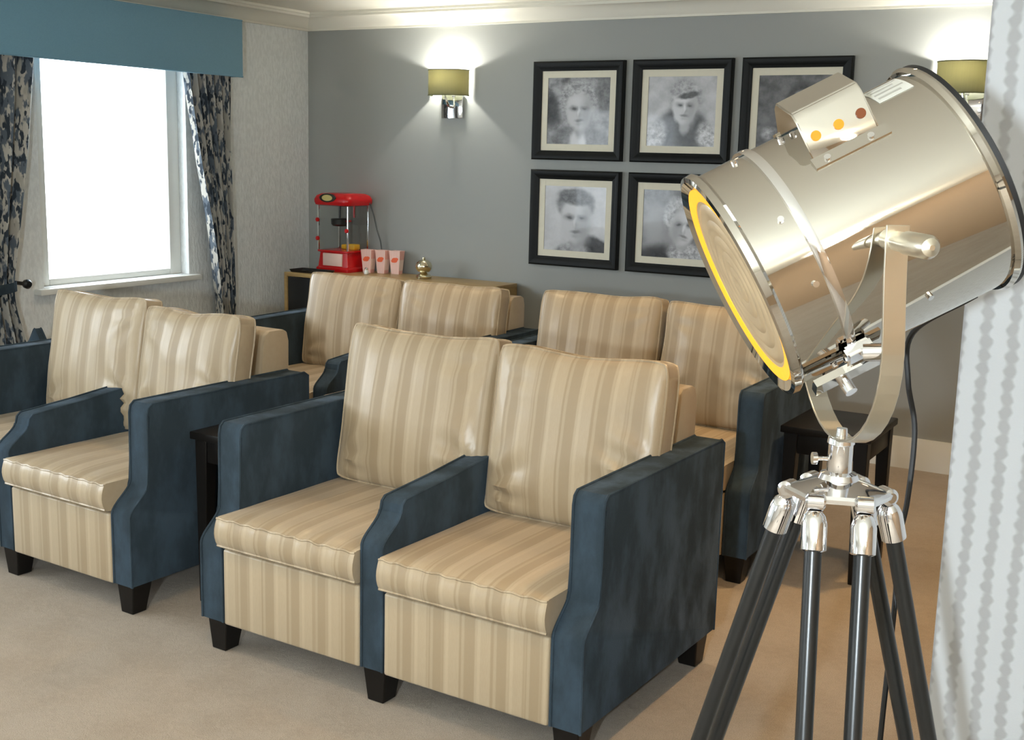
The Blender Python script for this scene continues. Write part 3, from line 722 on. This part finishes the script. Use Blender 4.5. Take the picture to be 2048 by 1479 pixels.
bm = bmesh.new(); lathe(bm, [(0.0005, -0.001), (0.062, -0.001), (0.066, 0.004), (0.062, 0.009), (0.0005, 0.009)], 32, Matrix.Translation((-0.02, -hd - 0.019, 0.451)) @ Matrix.Rotation(R_(90), 4, 'X') @ Matrix.Diagonal((1, 0.42, 1, 1)))
ov = finish(bm, 'oval_sign', plain('dark_sign_border', srgb(40, 36, 28), 0.4), rf)
bm = bmesh.new(); lathe(bm, [(0.0005, 0.009), (0.040, 0.009), (0.040, 0.011), (0.0005, 0.011)], 28, Matrix.Translation((-0.02, -hd - 0.019, 0.451)) @ Matrix.Rotation(R_(90), 4, 'X') @ Matrix.Diagonal((1, 0.46, 1, 1)))
finish(bm, 'sign_face', plain('sign_yellow', srgb(206, 190, 120), 0.4), ov)
for sx in (-1, 1):
    for sy in (-1, 1):
        box('corner_post', M['bright'], pm, sx * (hw - 0.004) - 0.005, sx * (hw - 0.004) + 0.005, sy * (hd - 0.004) - 0.005, sy * (hd - 0.004) + 0.005, 0.13, 0.404, 0.001)
gl = MATS.setdefault('case_acrylic', m_glass('case_acrylic', (0.98, 0.985, 0.98, 1)))
for q in ((-hw + 0.009, hw - 0.009, -hd + 0.002, -hd + 0.005), (-hw + 0.009, hw - 0.009, hd - 0.005, hd - 0.002), (-hw + 0.002, -hw + 0.005, -hd + 0.009, hd - 0.009), (hw - 0.005, hw - 0.002, -hd + 0.009, hd - 0.009)):
    box('case_pane', gl, pm, *q, 0.131, 0.403)
def disc(name, mat, parent, loc, r, th, axis='y'):
    bm = bmesh.new(); mt = Matrix.Translation(loc) @ Matrix.Rotation(R_(90), 4, 'X' if axis == 'y' else 'Y')
    lathe(bm, [(0.001, 0), (r, 0), (r, th * 0.7), (r * 0.75, th), (0.001, th)], 18, mt); return finish(bm, name, mat, parent)
for x, z in ((-hw + 0.002, 0.315), (-hw + 0.002, 0.20), (hw - 0.006, 0.255)):
    disc('knob', M['red'], pm, (x, -hd + 0.0, z), 0.013, 0.012)
bm = bmesh.new(); lathe(bm, [(0.01, 0.272), (0.042, 0.275), (0.053, 0.287), (0.055, 0.318), (0.048, 0.322), (0.004, 0.324)], 24, Matrix.Translation((-0.03, 0.0, 0))); k = finish(bm, 'kettle', M['black'], pm)
bm = bmesh.new(); tube(bm, [(-0.03, 0, 0.322), (-0.03, 0, 0.404)], 0.007, 8); finish(bm, 'kettle_hanger', M['black'], k)
bm = bmesh.new(); tube(bm, [(0.016, 0, 0.305), (0.06, 0, 0.31)], 0.006, 8); finish(bm, 'kettle_handle', M['red'], k)
bm = bmesh.new(); tube(bm, [(0.06, 0.03, 0.404), (0.06, 0.03, 0.33)], 0.006, 8); finish(bm, 'lamp_stalk', M['red'], pm)
bm = bmesh.new(); bx(bm, 0.02, 0.085, 0.0, 0.06, 0.131, 0.165); bev(bm, 0.006, 2); finish(bm, 'measuring_cup', plain('yellow_plastic', srgb(226, 176, 20), 0.4), pm)
bm = bmesh.new(); bx(bm, -0.035, 0.0, 0.02, 0.06, 0.131, 0.160); bev(bm, 0.006, 2); finish(bm, 'measuring_cup', MATS['yellow_plastic'], pm)
bm = bmesh.new(); tube(bm, catmull([(hw + 0.02, 0.08, 0.43), (hw + 0.04, 0.10, 0.35), (hw + 0.066, 0.10, 0.26), (hw + 0.10, 0.095, 0.18), (hw + 0.115, 0.085, 0.09), (hw + 0.105, 0.08, 0.004)], 6), 0.004, 6); finish(bm, 'power_cord', plain('grey_cord', srgb(70, 74, 74), 0.5), pm)

# popcorn boxes
def popcorn_box(x, y, rz, label):
    t = thing('popcorn_box', label, 'box', (x, y, CZ), R_(rz), 'pink popcorn boxes on the sideboard')
    bm = bmesh.new(); h = 0.142; a0, a1, b0, b1 = 0.028, 0.041, 0.019, 0.027
    out = [[Vector((sx * a, sy * b, z)) for sx, sy in ((-1, -1), (1, -1), (1, 1), (-1, 1))] for z, a, b in ((0, a0, b0), (h, a1, b1), (h, a1 - 0.0015, b1 - 0.0015), (0.003, a0 - 0.0015, b0 - 0.0015))]
    ring_loft(bm, out); o = finish(bm, 'carton', MATS.setdefault('popcorn_carton', m_carton()), t, 20)
    slope = math.atan((b1 - b0) / h)
    for kx, kz, r in ((0.0, 0.085, 0.021), (-0.012, 0.080, 0.014), (0.013, 0.092, 0.013)):
        bm = bmesh.new(); yy = -(b0 + (b1 - b0) * kz / h)
        lathe(bm, [(0.0004, 0), (r, 0), (r, 0.0012), (0.0004, 0.0012)], 18, Matrix.Translation((kx, yy, kz)) @ Matrix.Rotation(R_(90) - slope * 0, 4, 'X') @ Matrix.Diagonal((1, 0.72, 1, 1)))
        finish(bm, 'printed_spot', plain('orange_print', srgb(236, 98, 48), 0.5), t)
def m_carton():
    t = NT('pink_striped_carton'); sx = t.node('ShaderNodeSeparateXYZ'); t.l.new(t.obj(), sx.inputs[0])
    f = t.smooth(t.math('SINE', t.math('MULTIPLY', sx.outputs[0], 2 * math.pi / 0.012)), -0.2, 0.2)
    t.set(color=t.mix(f, srgb(240, 214, 200), srgb(232, 176, 164)), rough=0.5); return t.m
popcorn_box(-4.535, 5.90, 0, 'pink popcorn box with orange spot standing against the popcorn machine')
popcorn_box(-4.445, 5.925, -3, 'middle one of three pink popcorn boxes with orange spots beside the machine')
popcorn_box(-4.357, 5.95, 2, 'pink popcorn box with orange spot nearest the silver bell')
# tray, salt shaker, bell
bm = bmesh.new(); loft_rect(bm, [(0.12, 0.06, 0, 0.01), (0.13, 0.068, 0.016, 0.012), (0.127, 0.065, 0.016, 0.012), (0.118, 0.058, 0.003, 0.01)])
o = finish(bm, 'serving_tray', M['black']); o.location = (-4.865 - 0.0, 5.72, CZ); tag(o, 'shallow black tray at the end of the sideboard by the popcorn machine', 'tray')
o.location = (-4.785, 5.66, CZ)
sk = thing('salt_shaker', 'small white salt shaker in front of the pink popcorn boxes', 'shaker', (-4.475, 5.80, CZ))
bm = bmesh.new(); lathe(bm, [(0.010, 0), (0.014, 0.002), (0.015, 0.012), (0.011, 0.026)], 18); finish(bm, 'body', plain('white_china', srgb(236, 236, 230), 0.2), sk)
bm = bmesh.new(); lathe(bm, [(0.011, 0.026), (0.0115, 0.034), (0.007, 0.041), (0.001, 0.043)], 18); finish(bm, 'cap', M['bright'], sk)
bell = thing('counter_bell', 'round silver bell shaped pot on the sideboard', 'bell', (-4.085, 5.85, CZ))
ch = m_chrome('champagne_metal', (0.72, 0.66, 0.48, 1), 0.18)
bm = bmesh.new(); lathe(bm, [(0.02, 0), (0.046, 0.002), (0.048, 0.012), (0.040, 0.022), (0.024, 0.03), (0.018, 0.036)], 28); finish(bm, 'foot', ch, bell)
bm = bmesh.new(); lathe(bm, [(0.017, 0.034), (0.036, 0.042), (0.048, 0.060), (0.050, 0.076), (0.042, 0.096), (0.024, 0.109), (0.010, 0.113)], 28); finish(bm, 'bowl', ch, bell)
bm = bmesh.new(); lathe(bm, [(0.008, 0.112), (0.010, 0.118), (0.008, 0.125), (0.001, 0.127)], 16); finish(bm, 'finial', ch, bell)

# ------------------------------------------------------------------ chrome tripod searchlight
LC = Vector((-0.422, 1.547, 1.412)); AZ, EL = R_(34.009), R_(27.852)
ax = Vector((math.cos(EL) * math.cos(AZ), math.cos(EL) * math.sin(AZ), math.sin(EL)))      # towards the back of the head
hp = Vector((math.sin(AZ), -math.cos(AZ), 0)); uz = ax.cross(hp) * -1
if uz.z < 0: uz = -uz
HUB = Vector((-0.409, 1.556, 0))
tl = thing('tripod_searchlight', 'polished chrome searchlight lamp on black tripod legs in front of the striped wall end', 'floor lamp', (HUB.x, HUB.y, 0))
OFF = Matrix.Translation(-HUB)
# lathe matrix: local z -> ax
HM = OFF @ Matrix.Translation(LC) @ Matrix((tuple(hp), tuple(uz), tuple(ax))).transposed().to_4x4()
def hl(x, y, z): return HM @ Vector((x, y, z))   # x towards camera side, y up, z along the axis (back +)
RB = 0.149
bm = bmesh.new(); lathe(bm, [(RB - 0.003, -0.150), (RB, -0.150), (RB, -0.060), (RB, 0.149), (RB - 0.003, 0.149), (RB - 0.003, -0.06)], 96, HM, cap=False)
bm.faces.ensure_lookup_table()
hd_ = finish(bm, 'lamp_head', M['chrome'], tl, 40)
def hring(name, mat, prof, n=96, parent=None):
    bm = bmesh.new(); lathe(bm, prof + [prof[0]], n, HM, cap=False); return finish(bm, name, mat, parent or hd_, 40)
hring('front_rim', M['chrome'], [(0.137, -0.153), (0.149, -0.158), (0.155, -0.156), (0.156, -0.147), (0.153, -0.143), (0.137, -0.143)])
hring('rear_rim', M['chrome'], [(0.146, 0.140), (0.153, 0.141), (0.1565, 0.147), (0.155, 0.151), (0.146, 0.151)])
hring('rear_gasket', M['rubber'], [(0.135, 0.150), (0.154, 0.150), (0.1555, 0.157), (0.150, 0.160), (0.135, 0.160)])
hring('band', M['bright'], [(0.149, -0.083), (0.153, -0.083), (0.154, -0.077), (0.153, -0.071), (0.149, -0.071)])
bm = bmesh.new(); lathe(bm, [(0.0005, 0.156), (0.05, 0.156), (0.12, 0.153), (0.147, 0.149), (0.147, 0.146), (0.0005, 0.146)], 64, HM); finish(bm, 'back_plate', M['chrome'], hd_)
# reflector, bulb and ribbed lens
gold = m_chrome('gold_reflector', (1.0, 0.62, 0.16, 1), 0.2)
bm = bmesh.new(); lathe(bm, [(0.138, -0.142), (0.136, -0.10), (0.12, -0.03), (0.09, 0.03), (0.05, 0.06), (0.01, 0.07)], 64, HM, cap=False); finish(bm, 'reflector', gold, hd_)
bm = bmesh.new(); lathe(bm, [(0.001, -0.045), (0.018, -0.04), (0.03, -0.02), (0.028, 0.0), (0.016, 0.02), (0.013, 0.06), (0.001, 0.062)], 24, HM); finish(bm, 'bulb', m_emit('amber_bulb', (1, 0.62, 0.2, 1), 18), hd_)
def m_lens():
    t = NT('ribbed_amber_lens'); v = t.noise(t.obj(), 25, 3)
    t.set(color=t.mix(v, srgb(150, 132, 106), srgb(186, 166, 134)), rough=0.3, emit=(1, 0.6, 0.22, 1), es=0.05, coat=0.2); return t.m
lensm = m_lens()
prof = []
for k in range(6):
    r0 = 0.004 + 0.132 * k / 6
    for q in range(5): prof.append((r0 + 0.0215 * q / 5, -0.1480 - 0.0022 * math.sin(math.pi * q / 5) - 0.003 * (1 - (k / 6) ** 2)))
prof += [(0.137, -0.147), (0.137, -0.1445), (0.004, -0.1445)]
bm = bmesh.new(); lathe(bm, prof, 72, HM); finish(bm, 'lens', lensm, hd_, 30)
hring('lens_glow_ring', m_emit('amber_glass_edge', (1, 0.42, 0.02, 1), 0.55), [(0.119, -0.1512), (0.1365, -0.1535), (0.1365, -0.149), (0.119, -0.149)], 72)
# vent box on top, turned towards the viewing side
VR = Matrix.Rotation(R_(-19.5), 3, 'Z')
def vl(x, y, z): return hl(*(VR @ Vector((x, y, z))))
sec = [(-0.060, 0.128), (-0.054, 0.140), (-0.034, 0.186), (-0.024, 0.195), (0.024, 0.195), (0.034, 0.186), (0.054, 0.140), (0.060, 0.128)]
bm = bmesh.new(); ring_loft(bm, [[vl(x, y, z) for x, y in sec] for z in (-0.027, 0.060)])
bmesh.ops.bevel(bm, geom=list(bm.edges), offset=0.002, segments=2, affect='EDGES', clamp_overlap=True)
vb = finish(bm, 'vent_box', M['chrome'], hd_)
for s in (-1, 1):
    bm = bmesh.new(); ring_loft(bm, [[vl(s * x, y, z) for x, y in ((0.052, 0.139), (0.066, 0.1335), (0.067, 0.1365), (0.053, 0.144))] for z in (-0.03, 0.068)]); finish(bm, 'flange', M['chrome'], vb)
    for z in (-0.012, 0.045):
        d = (HM.to_3x3() @ (VR @ Vector((s * 0.4, 0.92, 0)))).normalized(); p = vl(s * 0.0605, 0.1395, z)
        bm = bmesh.new(); tube(bm, [p - d * 0.004, p + d * 0.0035], 0.0042, 10); finish(bm, 'screw', M['bright'], vb)
om = m_emit('orange_lit_hole', (0.85, 0.22, 0.004, 1), 0.18)
dk = plain('brown_hole', srgb(110, 52, 8), 0.5)
for i, z in enumerate((-0.012, 0.018, 0.047)):
    p = vl(0.0435, 0.1645, z); d = (HM.to_3x3() @ (VR @ Vector((0.917, 0.399, 0)))).normalized()
    bm = bmesh.new(); tube(bm, [p - d * 0.004, p + d * 0.0014], 0.0062, 18); finish(bm, 'vent_hole', om if i < 2 else dk, vb)
# rating label with grey lines
def patch(name, mat, a0, a1, z0, z1, r, parent, n=8):
    bm = bmesh.new(); g = [[[bm.verts.new(hl(rr * math.sin(a0 + (a1 - a0) * i / n), rr * math.cos(a0 + (a1 - a0) * i / n), z)) for i in range(n + 1)] for z in (z0, z1)] for rr in (r, r + 0.0006)]
    for q in g:
        for i in range(n): bm.faces.new((q[0][i], q[0][i + 1], q[1][i + 1], q[1][i]))
    for k in (0, n): bm.faces.new((g[0][0][k], g[0][1][k], g[1][1][k], g[1][0][k]))
    for k in (0, 1):
        for i in range(n): bm.faces.new((g[0][k][i], g[0][k][i + 1], g[1][k][i + 1], g[1][k][i]))
    return finish(bm, name, mat, parent)
lb = patch('rating_label', plain('silver_label', srgb(216, 214, 206), 0.5), R_(4), R_(24), 0.084, 0.13, RB + 0.0002, hd_)
for k in range(4):
    patch('label_line', plain('label_ink', srgb(176, 172, 164), 0.6), R_(6.5 + 4.4 * k), R_(8.3 + 4.4 * k), 0.088, 0.126 - 0.008 * (k % 2), RB + 0.0008, lb, 3)
# small screws along the front collar and on the body
for a, z in ((11, -0.098), (93, -0.096), (60, -0.098), (150, -0.098), (12, -0.035), (128, 0.03)):
    d = Vector((math.sin(R_(a)), math.cos(R_(a)), 0)); bm = bmesh.new(); tube(bm, [hl(*(d * (RB - 0.002) + Vector((0, 0, z)))), hl(*(d * (RB + 0.004) + Vector((0, 0, z))))], 0.004, 10); finish(bm, 'screw', M['bright'], hd_)
# underside latch: rail and clamp
bm = bmesh.new()
ring_loft(bm, [[hl(x, y, z) for x, y in ((0.070, -0.146), (0.098, -0.128), (0.104, -0.136), (0.076, -0.155))] for z in (-0.135, -0.03)]); finish(bm, 'latch_rail', M['chrome'], hd_)
bm = bmesh.new(); ring_loft(bm, [[hl(x, y, z) for x, y in ((0.078, -0.132), (0.114, -0.102), (0.124, -0.113), (0.088, -0.146))] for z in (-0.09, -0.055)])
bmesh.ops.bevel(bm, geom=list(bm.edges), offset=0.003, segments=2, affect='EDGES', clamp_overlap=True); cl = finish(bm, 'clamp', M['bright'], hd_)
bm = bmesh.new(); tube(bm, [hl(0.090, -0.140, -0.10), hl(0.108, -0.160, -0.10)], 0.008, 12); finish(bm, 'clamp_screw', M['bright'], cl)
bm = bmesh.new(); tube(bm, [hl(0.118, -0.118, -0.07), hl(0.128, -0.128, -0.045)], 0.011, 12); finish(bm, 'clamp_knob', M['bright'], cl)
# pivot knobs and yoke (in the vertical plane through hp)
PV = LC + ax * 0.003
def wl(h, z, s=0.0, base=PV): return OFF @ (base + hp * h + Vector((0, 0, z)) + Vector((math.cos(AZ), math.sin(AZ), 0)) * s)
for sgn in (1, -1):
    bm = bmesh.new(); tube(bm, [wl(sgn * q, 0) for q in (0.146, 0.150, 0.16, 0.205, 0.206, 0.262, 0.270, 0.274)], 0.012, 20, radii=[0.013, 0.013, 0.0115, 0.0115, 0.0135, 0.0135, 0.010, 0.003]); finish(bm, 'pivot_knob', M['brushed'], tl, 30)
yk = []
HB = HUB - Vector((PV.x, PV.y, 0)); HB.z = 0
top_h, top_z, bot_z = 0.172, 0.018, -0.272
for k in range(45):
    t_ = k / 44
    if t_ < 0.28: h, z = top_h, top_z + (-0.115 - top_z) * t_ / 0.28
    elif t_ > 0.72: h, z = -top_h, top_z + (-0.115 - top_z) * (1 - t_) / 0.28
    else:
        a = math.pi * (t_ - 0.28) / 0.44; h = top_h * math.cos(a) ** 1 if True else 0; z = -0.115 + (bot_z + 0.115) * math.sin(a)
    fr = smoothstep(max(0, min(1, (top_z - z) / (top_z - bot_z))))
    yk.append((h, z, fr))
bm = bmesh.new(); rings = []
for i, (h, z, fr) in enumerate(yk):
    a, b = yk[max(0, i - 1)], yk[min(len(yk) - 1, i + 1)]
    tn = Vector((b[0] - a[0], b[1] - a[1])).normalized(); nr = Vector((-tn.y, tn.x))
    sh = HB * fr; r = []
    for s, q in ((-0.0135, -0.002), (0.0135, -0.002), (0.0135, 0.002), (-0.0135, 0.002)):
        p = wl(h + nr.x * q, z + nr.y * q, s) + sh; r.append(p)
    rings.append(r)
ring_loft(bm, rings); bmesh.ops.bevel(bm, geom=[e for e in bm.edges], offset=0.0006, segments=1, affect='EDGES', clamp_overlap=True)
finish(bm, 'yoke', M['brushed'], tl, 30)
# hub
zh = LC.z + bot_z
bm = bmesh.new(); lathe(bm, [(0.001, zh + 0.014), (0.007, zh + 0.014), (0.008, zh + 0.004), (0.017, zh + 0.001), (0.018, zh - 0.006), (0.0165, zh - 0.008), (0.0165, zh - 0.044), (0.024, zh - 0.047), (0.027, zh - 0.054), (0.021, zh - 0.060), (0.001, zh - 0.060)], 32)
hb = finish(bm, 'hub_collar', M['bright'], tl, 40)
bm = bmesh.new(); q = Vector((-0.86, -0.51, 0)); z_ = zh - 0.028
tube(bm, [q * 0.014 + Vector((0, 0, z_)), q * 0.030 + Vector((0, 0, z_)), q * 0.031 + Vector((0, 0, z_)), q * 0.037 + Vector((0, 0, z_))], 0.003, 12, radii=[0.003, 0.003, 0.0085, 0.0085]); finish(bm, 'thumb_screw', M['bright'], hb)
TH0 = R_(49.43); zp = zh - 0.062
bm = bmesh.new(); rings = []
pts2 = []
for i in range(3):
    th = TH0 + i * 2 * math.pi / 3; d = Vector((math.cos(th), math.sin(th), 0)); n_ = Vector((-d.y, d.x, 0))
    pts2 += [d * 0.056 - n_ * 0.044, d * 0.056 + n_ * 0.044]
pts2 = sorted(pts2, key=lambda p: math.atan2(p.y, p.x))
ring_loft(bm, [[p * s + Vector((0, 0, z)) for p in pts2] for s, z in ((0.42, zp + 0.008), (0.95, zp - 0.004), (1.0, zp - 0.008), (0.98, zp - 0.014), (0.4, zp - 0.012))]); finish(bm, 'leg_plate', M['bright'], tl, 25)
# legs: three pairs of tubes
for i in range(3):
    th = TH0 + i * 2 * math.pi / 3; d = Vector((math.cos(th), math.sin(th), 0)); n_ = Vector((-d.y, d.x, 0))
    lg = None
    for s in (-1, 1):
        A = d * 0.055 + n_ * 0.031 * s + Vector((0, 0, zp - 0.012)); Bf = A + d * (0.291 * A.z) ; Bf.z = 0.0
        Bf = Bf - n_ * s * 0.004
        dr = (Bf - A).normalized(); E0 = A + dr * 0.055
        bm = bmesh.new(); tube(bm, [E0 - dr * 0.02, Bf - dr * 0.03], 0.0113, 18); lg2 = finish(bm, 'leg', M['black'], tl, 40)
        bm = bmesh.new(); tube(bm, [A + dr * 0.012, A + dr * 0.018, A + dr * 0.028, A + dr * 0.062, A + dr * 0.064], 0.0165, 20, radii=[0.009, 0.014, 0.0168, 0.0168, 0.0135]); sk = finish(bm, 'socket', M['bright'], lg2, 30)
        bm = bmesh.new(); tube(bm, [A - n_ * 0.013, A - n_ * 0.010, A + n_ * 0.010, A + n_ * 0.013], 0.012, 16, radii=[0.007, 0.012, 0.012, 0.007]); finish(bm, 'hinge_knuckle', M['bright'], lg2, 30)
        bm = bmesh.new(); tube(bm, [Bf - dr * 0.035, Bf - dr * 0.012 + Vector((0, 0, 0)), Vector((Bf.x, Bf.y, 0.0))], 0.014, 14, radii=[0.0145, 0.016, 0.016]); finish(bm, 'rubber_foot', M['rubber'], lg2)
    m_ = d * (0.055 + 0.291 * 0.72) + Vector((0, 0, (zp - 0.012) * 0.28)); 
    bm = bmesh.new(); tube(bm, [m_ - n_ * 0.026, m_ + n_ * 0.026], 0.006, 10); finish(bm, 'leg_brace', M['bright'], tl)
# power cable from the back of the head
cab = [(1.36, (-0.31, 1.70)), ]
pts3 = [hl(0.02, -0.147, 0.115), Vector((-0.372, 1.760, 1.262)) - HUB, Vector((-0.376, 1.775, 1.189)) - HUB, Vector((-0.360, 1.772, 1.117)) - HUB, Vector((-0.358, 1.753, 1.016)) - HUB, Vector((-0.363, 1.736, 0.951)) - HUB, Vector((-0.357, 1.723, 0.872)) - HUB, Vector((-0.353, 1.683, 0.67)) - HUB, Vector((-0.352, 1.66, 0.35)) - HUB, Vector((-0.33, 1.68, 0.08)) - HUB, Vector((-0.24, 1.72, 0.008)) - HUB, Vector((0.05, 1.86, 0.007)) - HUB, Vector((0.35, 2.05, 0.007)) - HUB]
bm = bmesh.new(); tube(bm, catmull(pts3, 8), 0.0042, 8); finish(bm, 'power_cable', M['rubber'], tl)
